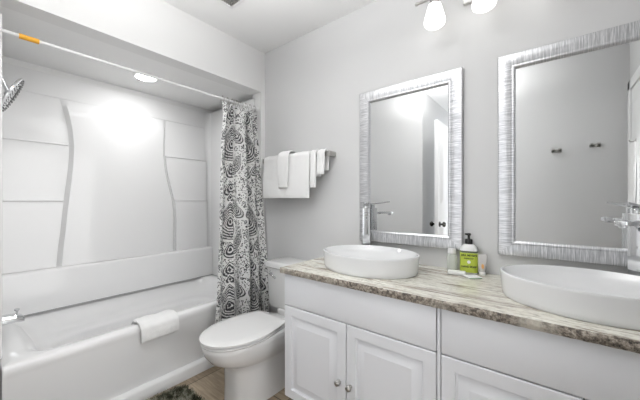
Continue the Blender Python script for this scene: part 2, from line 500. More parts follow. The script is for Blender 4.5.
# centre panel outline: z -> (left y, right y)
OUT = [(0.7225, 0.435, 1.262), (0.85, 0.445, 1.262), (1.0, 0.460, 1.262), (1.10, 0.468, 1.258), (1.20, 0.478, 1.245), (1.32, 0.492, 1.215), (1.45, 0.504, 1.185), (1.58, 0.509, 1.172), (1.70, 0.500, 1.172), (1.80, 0.482, 1.176), (1.87, 0.466, 1.180), (1.91, 0.455, 1.183)]
def lerpO(z):
    for a, b_ in zip(OUT[:-1], OUT[1:]):
        if a[0] <= z <= b_[0]:
            f_ = (z - a[0]) / (b_[0] - a[0]); return a[1] + (b_[1] - a[1]) * f_, a[2] + (b_[2] - a[2]) * f_
    return OUT[-1][1:]
bm = bmesh.new()
NZ, NYc = 40, 30
rings = []
for i in range(NZ + 1):
    z = 0.7225 + (1.91 - 0.7225) * i / NZ
    l_, r_ = lerpO(z)
    tz = i / NZ
    pr = 0.030 * (1 if tz < 0.94 else max(0.25, (1 - tz) / 0.06))
    ring = [Vector((XT + 0.011, l_ - 0.002, z))]
    for k in range(NYc + 1):
        s = k / NYc * 2 - 1
        e = min(1, (1 - abs(s)) / 0.035)
        x = XT + 0.012 + pr * math.sqrt(max(0, 1 - (1 - e) ** 2)) + 0.022 * (1 - s * s) * (1 - 0.3 * tz)
        ring.append(Vector((x, l_ + (r_ - l_) * k / NYc, z)))
    ring.append(Vector((XT + 0.011, r_ + 0.002, z)))
    rings.append(ring)
loft(bm, rings)
sp_('centre_panel', bm)
# shelf towers each side
for side in (0, 1):
    for (z0, z1, px) in ((0.7225, 1.19, 0.034), (1.19, 1.590, 0.020)):
        bm = bmesh.new()
        N = 12
        rings = []
        for i in range(N + 1):
            z = z0 + (z1 - z0) * i / N
            l_, r_ = lerpO(z)
            if side == 0: ya, yb = YN + 0.0125, l_ - 0.003
            else: ya, yb = r_ + 0.003, 1.566
            tp = 0 if i < N else 0.004
            rings.append([Vector((XT + 0.0121, ya, z)), Vector((XT + 0.0121, yb, z)), Vector((XT + 0.012 + px - tp, yb, z)), Vector((XT + 0.012 + px - tp, ya, z))])
        loft(bm, rings)
        # thin lip of the shelf
        l_, r_ = lerpO(z1 - 0.01)
        ya, yb = (YN + 0.0125, l_ - 0.004) if side == 0 else (r_ + 0.004, 1.566)
        box(bm, XT + 0.0125, XT + 0.012 + px + 0.006, ya, yb, z1 - 0.010, z1 + 0.002, 0.003)
        sp_('corner_shelf', bm)

# recessed lamp in the alcove ceiling
dl = thing('recessed_downlight', 'round white recessed downlight glowing in the ceiling over the bathtub', 'ceiling light', (-2.37, 0.885, ZH))
bm = bmesh.new(); lathe(bm, [(0.066, -0.0012), (0.086, -0.0012), (0.084, -0.005), (0.068, -0.008)], 40)
bm.faces.ensure_lookup_table()
fin('trim_ring', bm, M_trim, dl)
bm = bmesh.new(); lathe(bm, [(0.064, -0.003), (0.066, -0.009), (0.05, -0.0105), (0.0005, -0.012)], 40)
fin('lens', bm, M_down, dl)

# shower head on its arm
sh = thing('rain_shower', 'round chrome rain shower head on an arm at the left edge of the tub alcove', 'shower head', (-2.33, YN + 0.012, 1.86))
bm = bmesh.new(); lathe(bm, [(0.028, 0.001), (0.028, 0.005), (0.016, 0.012)], 24, Matrix.Rotation(-PI / 2, 4, 'X')); fin('wall_flange', bm, M_chrome, sh)
bm = bmesh.new(); tube(bm, [(0, 0.008, 0), (0, 0.014, -0.002), (0, 0.022, -0.018), (0, 0.032, -0.048), (0, 0.042, -0.070)], 0.009); fin('shower_arm', bm, M_chrome, sh)
nrm = Vector((0.105, 0.87, -0.40)).normalized()
Mh = Matrix.Translation((0, 0.050, -0.088)) @ nrm.to_track_quat('Z', 'Y').to_matrix().to_4x4()
bm = bmesh.new(); lathe(bm, [(0.012, -0.022), (0.02, -0.012), (0.035, -0.006), (0.104, -0.002), (0.110, 0.002), (0.110, 0.009), (0.106, 0.0115), (0.0005, 0.012)], 48, Mh)
hd = fin('head_disc', bm, M_chrome, sh)
bm = bmesh.new()
for rr, cnt in ((0.02, 6), (0.042, 12), (0.064, 20), (0.086, 28), (0.099, 34)):
    for k in range(cnt):
        a = 2 * PI * k / cnt
        lathe(bm, [(0.0036, 0.0118), (0.003, 0.0135), (0.002, 0.014)], 8, Mh @ Matrix.Translation((rr * math.cos(a), rr * math.sin(a), 0)))
nzl = fin('nozzles', bm, M_dark, hd); nzl['label'] = 'dark rubber nozzles'

# tub spout
sp = thing('tub_spout', 'chrome tub spout with a pull-up diverter just above the tub rim at the left edge', 'tub spout', (-2.33, YN + 0.0125, 0.535))
bm = bmesh.new()
rings = []
for (y, hw, zt, zb) in ((0.0, 0.028, 0.024, -0.026), (0.03, 0.027, 0.024, -0.024), (0.07, 0.026, 0.020, -0.022), (0.092, 0.024, 0.012, -0.026), (0.103, 0.018, 0.0, -0.028)):
    rings.append([Vector((p.x, y, p.y)) for p in rrect(-hw, hw, zb, zt, 0.011, 0, 4)])
loft(bm, rings)
fin('spout_body', bm, M_chrome, sp)
bm = bmesh.new(); lathe(bm, [(0.005, 0.01), (0.005, 0.030), (0.011, 0.034), (0.012, 0.042), (0.003, 0.045)], 16, Matrix.Translation((0, 0.075, 0.005))); fin('diverter_knob', bm, M_chrome, sp)

# shower rod
ZR = 1.975; XRd = -1.985
rod = thing('curtain_rod', 'long white shower curtain rod under the header across the tub opening', 'curtain rod', (XRd, 0.87, ZR))
bm = bmesh.new(); tube(bm, [(0, YN - 0.87 + 0.002, 0), (0, 1.619 - 0.87, 0)], 0.0085, 20); fin('rod_tube', bm, M_rod, rod)
for (yy, s) in ((1.6195, -1),):
    bm = bmesh.new(); lathe(bm, [(0.024, 0), (0.024, 0.006), (0.016, 0.02), (0.0095, 0.024)], 24, Matrix.Translation((0, yy - 0.87, 0)) @ Matrix.Rotation(-s * PI / 2, 4, 'X'))
    fin('end_flange', bm, M_rod, rod)
bm = bmesh.new()
tube(bm, [(0, 0.185 - 0.87, 0), (0, 0.255 - 0.87, 0)], 0.0120, 20)
st = fin('warning_sticker', bm, M_orange, rod); st['label'] = 'orange sticker wrapped round the rod'

# ------------------------------------------------------------ shower curtain
YC0, YC1 = 1.275, 1.600
def curtain():
    NU, NV = 260, 70
    bm = bmesh.new()
    uvl = bm.loops.layers.uv.new('UVMap')
    ztop, zbot = 1.945, 0.10
    grid, uvs = [], []
    ng = 4.0
    for j in range(NV + 1):
        v = j / NV
        z = ztop + (zbot - ztop) * v
        y0 = 1.272 - 0.200 * max(0, v - 0.05) ** 0.85
        y1 = 1.610 - 0.02 * v
        xc = XRd + 0.005 + 0.158 * min(1, (v / 0.80)) ** 1.1
        row, ru = [], []
        amp = 0.042 + 0.012 * v - 0.020 * max(0.0, v - 0.7) / 0.3
        for i in range(NU + 1):
            u = i / NU
            ph = u * ng * 2 * PI + 0.5 * math.sin(u * 9) + 0.35 * math.sin(v * 3 + u * 5)
            fold = math.sin(ph)
            loc_a = amp * (0.55 + 0.45 * math.sin(u * 17 + 1.3 + v * 0.8) ** 2)
            pleat = sum(math.exp(-((u - c_) / 0.035) ** 2) * k_ for c_, k_ in ((0.33, 0.11), (0.70, 0.08)))
            x = xc - pleat * max(0.0, 1.1 - 1.3 * v) + loc_a * fold + 0.008 * noise.noise(Vector((u * 7, v * 3, 0)))
            y = y0 + (y1 - y0) * u + 0.012 * math.sin(ph * 2 + 0.6) * (0.6 + 0.4 * v) + 0.006 * noise.noise(Vector((u * 9, v * 4, 5)))
            y = min(y, 1.616)
            zz = z
            if j == 0: zz += 0.008 * math.cos(u * 9 * 2 * PI)
            row.append(bm.verts.new((x - XRd, y - 1.44, zz - ZR)))
        grid.append(row)
    # cloth metres along each row
    lens = []
    row = grid[NV // 3]
    acc = [0]
    for a, c in zip(row[:-1], row[1:]): acc.append(acc[-1] + (c.co - a.co).length)
    for j in range(NV):
        for i in range(NU):
            f = bm.faces.new((grid[j][i], grid[j][i + 1], grid[j + 1][i + 1], grid[j + 1][i]))
            for lp, (ii, jj) in zip(f.loops, ((i, j), (i + 1, j), (i + 1, j + 1), (i, j + 1))):
                lp[uvl].uv = (acc[ii] + 0.02, -jj / NV * (ztop - zbot))
    o = fin('shower_curtain', bm, M_curt, None, ang=80, loc=(XRd, 1.44, ZR))
    md = o.modifiers.new('thickness', 'SOLIDIFY'); md.thickness = 0.0016
    tag(o, 'charcoal and white paisley shower curtain bunched at the far end of the tub', 'shower curtain')
curtain()
RG = None
for k in range(8):
    y = 1.283 + k * 0.0435
    if k == 0:
        bm = bmesh.new()
        pts = [(0.023 * math.cos(R(a)), 0.002 * math.sin(R(a)), -0.007 + 0.025 * math.sin(R(a))) for a in range(-80, 261, 17)]
        tube(bm, pts, 0.0022, 8)
        lathe(bm, [(0.001, -0.006), (0.006, -0.003), (0.006, 0.003), (0.001, 0.006)], 10, Matrix.Translation((0.0, 0, 0.0205)))
        RG = fin('curtain_ring', bm, M_nickel, None, loc=(XRd, y, ZR - 0.0005))
        o = RG
    else:
        o = RG.copy(); COL.objects.link(o); o.location = (XRd, y, ZR - 0.0005)
    o.rotation_euler = (0, 0, R(random.uniform(-8, 8)))
    tag(o, 'metal ring holding the paisley curtain on the white rod', 'curtain ring', 'curtain rings on the shower rod')

# ------------------------------------------------------------ folded cloth on tub rim
pth = [(-2.030, 0.375), (-2.015, 0.42), (-1.990, 0.450), (-1.94, 0.457), (-1.905, 0.452), (-1.882, 0.428), (-1.878, 0.39), (-1.880, 0.345)]
c = cloth('bath_mat_towel', pth, 0.665, 0.885, 0.022, M_towel, None, 'Y', 0.005, 24, 2.0, taper=lambda u, v: 0.012 * v)
c.name = 'hand_towel'
tag(c, 'small folded white towel draped over the front rim of the bathtub', 'towel')

# ------------------------------------------------------------ toilet
TX = -1.45
toi = thing('toilet', 'white two-piece toilet with its lid closed between tub and vanity', 'toilet', (TX, 1.25, 0))
def sup(cx, yf, yb, hw, z, k=40, p=2.3, backsq=1.0):
    """egg outline in local x / y (thing-local), front at yf, back at yb"""
    pts = []
    cy = yf + (yb - yf) * 0.52
    for i in range(k):
        a = 2 * PI * i / k
        ca, sa = math.cos(a), math.sin(a)
        pw = p if sa < 0 else p + backsq
        x = hw * math.copysign(abs(ca) ** (2 / pw), ca)
        y = (cy - yf if sa < 0 else yb - cy) * math.copysign(abs(sa) ** (2 / pw), sa) + cy
        pts.append(Vector((cx + x, y - 1.25, z)))
    return pts
bm = bmesh.new()
loft(bm, [sup(0, 0.975, 1.52, 0.134, 0.0, p=2.8), sup(0, 0.975, 1.52, 0.134, 0.02, p=2.8), sup(0, 0.978, 1.52, 0.132, 0.10, p=2.8), sup(0, 0.975, 1.52, 0.132, 0.20, p=2.8), sup(0, 0.97, 1.52, 0.136, 0.235, p=2.6), sup(0, 0.95, 1.51, 0.142, 0.246, p=2.5),
          sup(0, 0.915, 1.48, 0.150, 0.262, p=2.4), sup(0, 0.872, 1.46, 0.163, 0.288), sup(0, 0.845, 1.43, 0.172, 0.325), sup(0, 0.832, 1.42, 0.177, 0.36), sup(0, 0.828, 1.42, 0.179, 0.382), sup(0, 0.834, 1.415, 0.174, 0.388)])
fin('bowl', bm, M_porc, toi, ang=60)
def lidout(yf, yb, hw, hb, z, k=48):
    """elongated lid outline narrowing to hb at the hinge"""
    pts = []
    L = yb - yf
    ymax = yf + L * 0.50
    for i in range(k + 1):
        a = PI * i / k      # 0..pi over front half
        pts.append(Vector((hw * math.cos(a), ymax - (ymax - yf) * math.sin(a) ** 0.96 - 1.25, z)))
    left = []
    for i in range(1, 14):
        tt = i / 14
        wv = hw + (hb - hw) * (tt ** 1.7)
        left.append((wv, ymax + (yb - ymax) * tt))
    for wv, y in left: pts.append(Vector((-wv, y - 1.25, z)))
    pts.append(Vector((-hb + 0.012, yb - 1.25, z))); pts.append(Vector((hb - 0.012, yb - 1.25, z)))
    for wv, y in reversed(left): pts.append(Vector((wv, y - 1.25, z)))
    return pts
bm = bmesh.new(); loft(bm, [lidout(0.826, 1.31, 0.178, 0.135, 0.3895), lidout(0.822, 1.31, 0.182, 0.138, 0.396), lidout(0.826, 1.31, 0.178, 0.135, 0.4025)]); fin('seat', bm, M_porc, toi, ang=60)
bm = bmesh.new(); loft(bm, [lidout(0.828, 1.315, 0.176, 0.134, 0.4075), lidout(0.818, 1.318, 0.185, 0.140, 0.412), lidout(0.818, 1.318, 0.185, 0.140, 0.421), lidout(0.828, 1.31, 0.176, 0.132, 0.4265), lidout(0.87, 1.28, 0.14, 0.10, 0.430), lidout(0.95, 1.20, 0.07, 0.05, 0.432)])
box(bm, -0.02, 0.02, 1.20 - 1.25, 1.24 - 1.25, 0.4022, 0.4078)
fin('lid', bm, M_porc, toi, ang=50)
for s in (-1, 1): fin('hinge', bx(s * 0.085 - 0.022, s * 0.085 + 0.022, 0.069, 0.092, 0.389, 0.416, 0.006), M_porc, toi)
bm = bmesh.new()
loft(bm, [rrect(-0.195, 0.195, 0.205, 0.395, 0.03, 0.405), rrect(-0.21, 0.21, 0.20, 0.40, 0.03, 0.43), rrect(-0.222, 0.222, 0.195, 0.402, 0.03, 0.69)])
box(bm, -0.1, 0.1, 0.19, 0.38, 0.30, 0.41, 0.02)
fin('tank', bm, M_porc, toi, ang=50)
bm = bmesh.new()
loft(bm, [rrect(-0.222, 0.222, 0.192, 0.404, 0.03, 0.690), rrect(-0.232, 0.232, 0.182, 0.409, 0.03, 0.697), rrect(-0.234, 0.234, 0.180, 0.409, 0.03, 0.722), rrect(-0.226, 0.226, 0.188, 0.405, 0.03, 0.732), rrect(-0.20, 0.20, 0.21, 0.39, 0.03, 0.735)])
fin('tank_lid', bm, M_porc, toi, ang=50)
bm = bmesh.new()
lathe(bm, [(0.016, 0.0), (0.016, 0.006), (0.010, 0.010)], 20, Matrix.Translation((-0.16, 0.1955, 0.655)) @ Matrix.Rotation(PI / 2, 4, 'X'))
tube(bm, [(-0.16, 0.184, 0.655), (-0.158, 0.172, 0.655), (-0.145, 0.168, 0.652), (-0.115, 0.166, 0.643), (-0.085, 0.166, 0.632)], [0.006, 0.0065, 0.0065, 0.007, 0.009], 12)
fl = fin('flush_lever', bm, M_chrome, toi); fl['label'] = 'chrome flush lever'
for s in (1, -1):
    bm = bmesh.new(); lathe(bm, [(0.022, 0), (0.022, 0.004), (0.018, 0.009), (0.002, 0.012)], 24, Matrix.Translation((s * 0.131, 0.10, 0.10)) @ Matrix.Rotation(s * PI / 2, 4, 'Y'))
    fin('bolt_cap', bm, M_porc, toi)

# ------------------------------------------------------------ rug
rug = thing('bath_rug', 'shaggy dark olive-grey bath rug lying in front of the tub', 'rug', (-1.615, 0.53, 0))
bm = bmesh.new(); loft(bm, [rrect(-0.215, 0.21, -0.37, 0.37, 0.07, 0.001), rrect(-0.215, 0.21, -0.37, 0.37, 0.07, 0.010)]); fin('backing', bm, M_rugback, rug)
bm = bmesh.new()
for k in range(15000):
    x, y = random.uniform(-0.212, 0.207), random.uniform(-0.367, 0.367)
    if y > 0.30 and abs(x) > 0.145 and math.hypot(abs(x) - 0.145, y - 0.30) > 0.067: continue
    h = random.uniform(0.014, 0.030); a = random.uniform(0, PI); wd = 0.0022
    dx, dy = random.gauss(0, 0.009), random.gauss(0, 0.009)
    if x + dx < -0.24: dx = 0
    p = Vector((x, y, 0.0095)); q = Vector((wd * math.cos(a), wd * math.sin(a), 0)); tip = p + Vector((dx, dy, h))
    v = [bm.verts.new(c_) for c_ in (p - q, p + q, tip + q * 0.6, tip - q * 0.6)]
    bm.faces.new(v)
pl = fin('pile', bm, M_rug, rug, smooth_=False); pl['kind'] = 'stuff'

# ------------------------------------------------------------ vanity cabinets
YD = 1.125      # face of doors
ZC = 0.82       # worktop surface
def raised(bm, x0, x1, z0, z1, y):
    """raised-panel slab: flat frame, sunk bevel, raised field (front faces -Y)"""
    def ring(ins, dy): return [Vector((x0 + ins, y + dy, z0 + ins)), Vector((x1 - ins, y + dy, z0 + ins)), Vector((x1 - ins, y + dy, z1 - ins)), Vector((x0 + ins, y + dy, z1 - ins))]
    loft(bm, [ring(0, 0.018), ring(0, 0.003), ring(0.003, 0.0), ring(0.048, 0.0), ring(0.050, 0.009), ring(0.056, 0.0125), ring(0.092, 0.0015), ring(0.095, 0.0)])
def cabinet(x0, x1, label, st=0.0):
    xm = (x0 + x1) / 2
    root = thing('vanity_cabinet', label, 'cabinet', (xm, 1.4, 0))
    def loc(o):
        for v in o.data.vertices: v.co -= Vector((xm, 1.4, 0))
        return o
    bm = bmesh.new()
    box(bm, x0, x1, YD + 0.02, YB - 0.014, 0.10, ZC - 0.031)
    box(bm, x0 + 0.004, x1 - 0.004, YD + 0.075, YB - 0.014, 0.0, 0.10)
    if st: box(bm, x0 + 0.0005, x0 + st, YD + 0.002, YD + 0.021, 0.10, ZC - 0.031)
    loc(fin('body', bm, M_cab, root, smooth_=False))
    bm = bmesh.new(); box(bm, x0 + 0.006 + st * 0.4, x1 - 0.0015, YD + 0.0185, YD + 0.0215, 0.11, ZC - 0.045)
    loc(fin('gap_shade', bm, M_gap, root, smooth_=False))  # thin dark sheet behind the fronts, stands in for shade in the gaps
    e = 0.003
    xs = x0 + st
    loc(fin('false_drawer_front', bx(xs + e, x1 - e, YD, YD + 0.0183, 0.6175, ZC - 0.036, 0.003), M_cab, root))
    for (a, b_, s) in ((xs + e, xm - 0.0018, 1), (xm + 0.0018, x1 - e, -1)):
        bm = bmesh.new(); raised(bm, a, b_, 0.115, 0.6125, YD)
        d = loc(fin('door', bm, M_cab, root, ang=25))
        kx = xm - 0.006 - s * 0.031
        bm = bmesh.new(); lathe(bm, [(0.008, 0.0), (0.007, 0.003), (0.0055, 0.008), (0.006, 0.013), (0.0125, 0.017), (0.0145, 0.022), (0.012, 0.028), (0.005, 0.031), (0.0005, 0.0315)], 24,
                               Matrix.Translation((kx, YD, 0.335)) @ Matrix.Rotation(PI / 2, 4, 'X'))
        kb = loc(fin('knob', bm, M_nickel, d)); kb['label'] = 'round brushed nickel knob'
    return root
cabinet(-1.148, -0.333, 'white two-door vanity cabinet beside the toilet, under the left basin')
cabinet(-0.3325, 0.488, 'white two-door vanity cabinet against the right wall, under the right basin', 0.012)

# granite worktop with rough chiselled edge
def worktop():
    x0, x1, y0, y1 = -1.162, 0.498, 1.108, 1.664
    z1, z0 = ZC, ZC - 0.0305
    bm = bmesh.new()
    NX, NY = 240, 60
    def P(i, j, z): return None
    # outline points: left edge back->front, then front edge left->right
    path = []
    for j in range(NY + 1): path.append((Vector((x0, y1 - (y1 - y0) * j / NY)), Vector((-1, 0))))
    for i in range(1, NX + 1): path.append((Vector((x0 + (x1 - x0) * i / NX, y0)), Vector((0, -1))))
    strips = []
    for k, (p, nn) in enumerate(path):
        col = []
        for q in range(5):
            f_ = q / 4
            off = -0.004 * math.sin(f_ * PI) * 0 + (noise.noise(Vector((p.x * 55, p.y * 55, f_ * 2))) * 0.004 + noise.noise(Vector((p.x * 160, p.y * 160, f_ * 4))) * 0.0022)
            off += 0.003 * math.sin(f_ * PI) - (0.003 if q == 0 else 0)
            if k == 0: off = min(off, 0.002)
            z = z1 - (z1 - z0) * f_ + (noise.noise(Vector((p.x * 90, p.y * 90, 9))) * 0.0012 if q == 0 else 0)
            col.append(bm.verts.new((p.x + nn.x * off, p.y + nn.y * off, min(z, z1))))
        strips.append(col)
    for a, c_ in zip(strips[:-1], strips[1:]):
        for q in range(4):
            f = bm.faces.new((a[q], a[q + 1], c_[q + 1], c_[q])); f.material_index = 1
    br = bm.verts.new((x1, y1, z1)); br0 = bm.verts.new((x1, y1, z0))
    bm.faces.new([s[0] for s in strips] + [br])
    bm.faces.new([s[4] for s in strips][::-1] + [br0])
    o = fin('vanity_worktop', bm, [M_gran, M_gedge], None, ang=30)
    tag(o, 'cream and grey-brown veined granite worktop with a rough chiselled edge', 'worktop')
worktop()

# ------------------------------------------------------------ basins
BZ = ZC + 0.0008
def basin():
    bm = bmesh.new()
    a_, b_ = 0.268, 0.205
    prof = [(0.955, 0.0), (0.968, 0.004), (0.975, 0.02), (0.995, 0.082), (0.997, 0.088), (0.99, 0.0915), (0.965, 0.092), (0.955, 0.089), (0.93, 0.076), (0.86, 0.056), (0.72, 0.040), (0.5, 0.030), (0.25, 0.025), (0.09, 0.023)]
    k = 96
    rings = [[Vector((a_ * s * math.cos(2 * PI * i / k), b_ * s * math.sin(2 * PI * i / k), z)) for i in range(k)] for s, z in prof]
    loft(bm, rings)
    return bm
root = thing('vessel_basin', 'left of two oval white basins, above the cabinet next to the toilet', 'basin', (-0.768, 1.39, BZ))
fin('bowl', basin(), M_basin, root, ang=50)
bm = bmesh.new(); lathe(bm, [(0.022, 0.0235), (0.022, 0.0255), (0.016, 0.027), (0.001, 0.0275)], 24); dr = fin('drain', bm, M_chrome, root)
r2_ = root.copy(); COL.objects.link(r2_); r2_.location = (0.108, 1.385, BZ)
for ch in list(root.children):
    c2 = ch.copy(); COL.objects.link(c2); c2.parent = r2_
r2_['label'] = 'right of two oval white basins, cut by the right edge of the photo'
root['group'] = r2_['group'] = 'vessel basins on the granite worktop'

# ------------------------------------------------------------ faucets (spout along +X locally)
def faucet(name, label, loc, rz):
    root = thing(name, label, 'faucet', loc, rz, 'tall chrome faucets behind the basins')
    fin('base_plate', bx(-0.027, 0.027, -0.027, 0.027, 0.0, 0.006, 0.002), M_chrome, root)
    fin('column', bx(-0.0225, 0.0225, -0.0225, 0.0225, 0.0062, 0.318, 0.002), M_chrome, root)
    bm = bmesh.new(); box(bm, -0.020, 0.150, -0.019, 0.019, 0.276, 0.293, 0.003)
    box(bm, 0.122, 0.142, -0.010, 0.010, 0.268, 0.277, 0.002)
    fin('spout', bm, M_chrome, root)
    bm = bmesh.new(); lathe(bm, [(0.019, 0.3182), (0.019, 0.334), (0.017, 0.338)], 24)
    cart = fin('cartridge', bm, M_chrome, root)
    bm = bmesh.new()
    loft(bm, [[Vector((x, y, z + 0.004 * s)) for x, y, s in ((x_, -w_, -1), (x_, w_, -1), (x_, w_, 1), (x_, -w_, 1))] for x_, w_, z in ((-0.024, 0.021, 0.343), (0.03, 0.019, 0.346), (0.125, 0.013, 0.358))])
    fin('lever', bm, M_chrome, root)
    return root
faucet('basin_faucet', 'tall square chrome faucet behind the left basin, in front of the left mirror', (-0.908, 1.612, BZ), R(-60))
faucet('basin_faucet', 'tall square chrome faucet behind the right basin, at the right edge of the photo', (0.262, 1.612, BZ), R(-115))

# ------------------------------------------------------------ mirrors
def mirror(x0, x1, z0, z1, label):
    xm, zm = (x0 + x1) / 2, (z0 + z1) / 2
    root = thing('wall_mirror', label, 'mirror', (xm, YB, z0), 0, 'silver framed mirrors over the vanity')
    W, Hh = x1 - x0, z1 - z0
    bm = bmesh.new(); uvl = bm.loops.layers.uv.new('UVMap')
    fw = 0.072
    prof = [(0.0, -0.001), (0.0, -0.022), (0.004, -0.026), (0.02, -0.029), (0.04, -0.028), (0.056, -0.024), (0.058, -0.027), (0.064, -0.028), (0.069, -0.025), (0.072, -0.018), (0.072, -0.009)]
    cs = [(0, 0, 1, 1), (W, 0, -1, 1), (W, Hh, -1, -1), (0, Hh, 1, -1)]
    rings = []
    for (cx, cz, sx, sz) in cs:
        rings.append([bm.verts.new((cx + sx * ins - W / 2, y, cz + sz * ins)) for ins, y in prof])
    for i in range(4):
        a, c_ = rings[i], rings[(i + 1) % 4]
        L = W if i % 2 == 0 else Hh
        for k in range(len(prof) - 1):
            f = bm.faces.new((a[k], c_[k], c_[k + 1], a[k + 1]))
            for lp in f.loops:
                co = lp.vert.co
                uu = (co.x + W / 2) if i % 2 == 0 else co.z
                ins = prof[k][0] if lp.vert in (a[k], c_[k]) else prof[k + 1][0]
                lp[uvl].uv = (uu + i * 3.7, ins)
    fin('frame', bm, M_frame, root, ang=30)
    bm = bmesh.new(); box(bm, -W / 2 + 0.068, W / 2 - 0.068, -0.012, -0.004, 0.068, Hh - 0.068)
    fin('mirror_glass', bm, M_mirror, root, smooth_=False)
mirror(-0.976, -0.357, 0.925, 1.885, 'left of two silver-framed mirrors, above the left basin')
mirror(-0.199, 0.42, 0.925, 1.885, 'right of two silver-framed mirrors, above the right basin')

# ------------------------------------------------------------ light bar
LZ = 2.235
lf = thing('vanity_light', 'nickel light bar with white glass shades on the wall above the mirrors', 'wall light', (-0.240, YB, LZ))
fin('wall_plate', bx(-0.115, 0.115, -0.022, -0.0005, -0.028, 0.075, 0.006), M_nickel, lf)
bm = bmesh.new(); tube(bm, [(0, -0.02, 0), (0, -0.135, 0)], 0.009); fin('bracket', bm, M_nickel, lf)
bm = bmesh.new()
tube(bm, [(-0.325, -0.135, 0), (-0.318, -0.135, 0), (-0.315, -0.135, 0), (-0.300, -0.135, 0), (-0.297, -0.135, 0), (0.297, -0.135, 0), (0.300, -0.135, 0), (0.315, -0.135, 0), (0.318, -0.135, 0), (0.325, -0.135, 0)],
     [0.006, 0.010, 0.010, 0.006, 0.008, 0.008, 0.006, 0.010, 0.010, 0.006], 14)
fin('bar', bm, M_nickel, lf)
for k in range(3):
    x = -0.224 + 0.224 * k
    bm = bmesh.new(); lathe(bm, [(0.008, 0.012), (0.02, -0.008), (0.024, -0.016), (0.024, -0.038)], 24, Matrix.Translation((x, -0.135, 0))); sk = fin('socket_cup', bm, M_nickel, lf)
    bm = bmesh.new(); lathe(bm, [(0.022, -0.0385), (0.030, -0.042), (0.034, -0.055), (0.043, -0.088), (0.050, -0.114), (0.052, -0.128), (0.048, -0.143), (0.036, -0.152), (0.0005, -0.155)], 32, Matrix.Translation((x, -0.135, 0)))
    s_ = fin('glass_shade', bm, M_shade, lf, ang=70)

# ceiling vent
cv = thing('ceiling_vent', 'square grey slatted exhaust vent in the ceiling at the top of the photo', 'vent', (-1.51, 1.0, H))
bm = bmesh.new()
for (x0, x1, y0, y1) in ((-0.135, 0.135, 0.117, 0.135), (-0.135, 0.135, -0.135, -0.117), (-0.135, -0.117, -0.117, 0.117), (0.117, 0.135, -0.117, 0.117)):
    box(bm, x0, x1, y0, y1, -0.012, -0.0005, 0.002)
fin('vent_frame', bm, M_trim, cv)
fin('vent_backing', bx(-0.117, 0.117, -0.117, 0.117, -0.003, -0.0006), M_dark, cv)
bm = bmesh.new()
for k in range(15): box(bm, -0.1165, 0.1165, -0.11 + k * 0.0157 - 0.0028, -0.11 + k * 0.0157 + 0.0028, -0.010, -0.0032)
for k in range(15): box(bm, -0.11 + k * 0.0157 - 0.0028, -0.11 + k * 0.0157 + 0.0028, -0.1165, 0.1165, -0.0098, -0.0034)
fin('grille', bm, M_nickel, cv)

# ------------------------------------------------------------ towel bar and towels
TY, TZ = 1.598, 1.512
tb = thing('towel_bar', 'square brushed nickel towel bar on the wall above the toilet', 'towel rail', (-1.527, YB, TZ))
fin('bar', bx(-0.338, 0.338, TY - YB - 0.006, TY - YB + 0.006, -0.012, 0.012, 0.001), M_nickel, tb)
for s in (-1, 1):
    fin('post', bx(s * 0.33 - 0.0175, s * 0.33 + 0.0175, TY - YB - 0.011, -0.0005, -0.0175, 0.0175, 0.002), M_nickel, tb)
def over_bar(r, zf, zb):
    yf, yb = TY - r, TY + r
    return [(yf - 0.006, zf), (yf, TZ - 0.06), (yf, TZ)] + arc2(TY, TZ + 0.002, r, 180, 0)[1:-1] + [(yb, TZ), (yb, zb)]
c = cloth('bath_towel', over_bar(0.028, 1.205, 1.30), -1.838, -1.345, 0.016, M_towel, None, 'X', 0.007, 40, 1.0)
tag(c, 'large white bath towel folded over the towel bar', 'towel')
c = cloth('hand_towel', over_bar(0.027, 1.28, 1.36), -1.3355, -1.285, 0.020, M_towel, None, 'X', 0.004, 12, 4.0)
tag(c, 'narrow folded white towel hanging close to the right side of the bath towel', 'towel')
c = cloth('hand_towel', over_bar(0.0245, 1.37, 1.40), -1.276, -1.212, 0.014, M_towel, None, 'X', 0.004, 12, 7.0)
tag(c, 'shortest white towel, at the right end of the towel bar', 'towel')
r_ = 0.050
pth = [(TY - r_ - 0.003, 1.285), (TY - r_, 1.40), (TY - r_, TZ)] + arc2(TY, TZ + 0.002, r_, 180, 40, 8)[1:]
c = cloth('washcloth', pth, -1.640, -1.545, 0.012, M_towel, None, 'X', 0.003, 14, 9.0, taper=lambda u, v: (u - 0.5) * 0.03 * v)
tag(c, 'white washcloth laid over the front of the bath towel', 'washcloth')

# ------------------------------------------------------------ hooks seen in the right mirror
for (x, z, lab) in ((0.047, 1.63, 'nickel robe hook seen in the right mirror, farther from the door casing'), (0.297, 1.65, 'nickel robe hook seen in the right mirror, nearer the door casing')):
    hk = thing('robe_hook', lab, 'hook', (x, YF, z), 0, 'robe hooks on the wall opposite the mirrors')
    fin('hook_plate', bx(-0.035, 0.035, 0.0005, 0.008, -0.013, 0.013, 0.002), M_nickel, hk)
    for s in (-1, 1):
        bm = bmesh.new(); box(bm, s * 0.022 - 0.011, s * 0.022 + 0.011, 0.0085, 0.040, -0.012, 0.005, 0.002); box(bm, s * 0.022 - 0.011, s * 0.022 + 0.011, 0.034, 0.040, -0.012, 0.018, 0.002)
        fin('hook_arm', bm, M_nickel, hk)

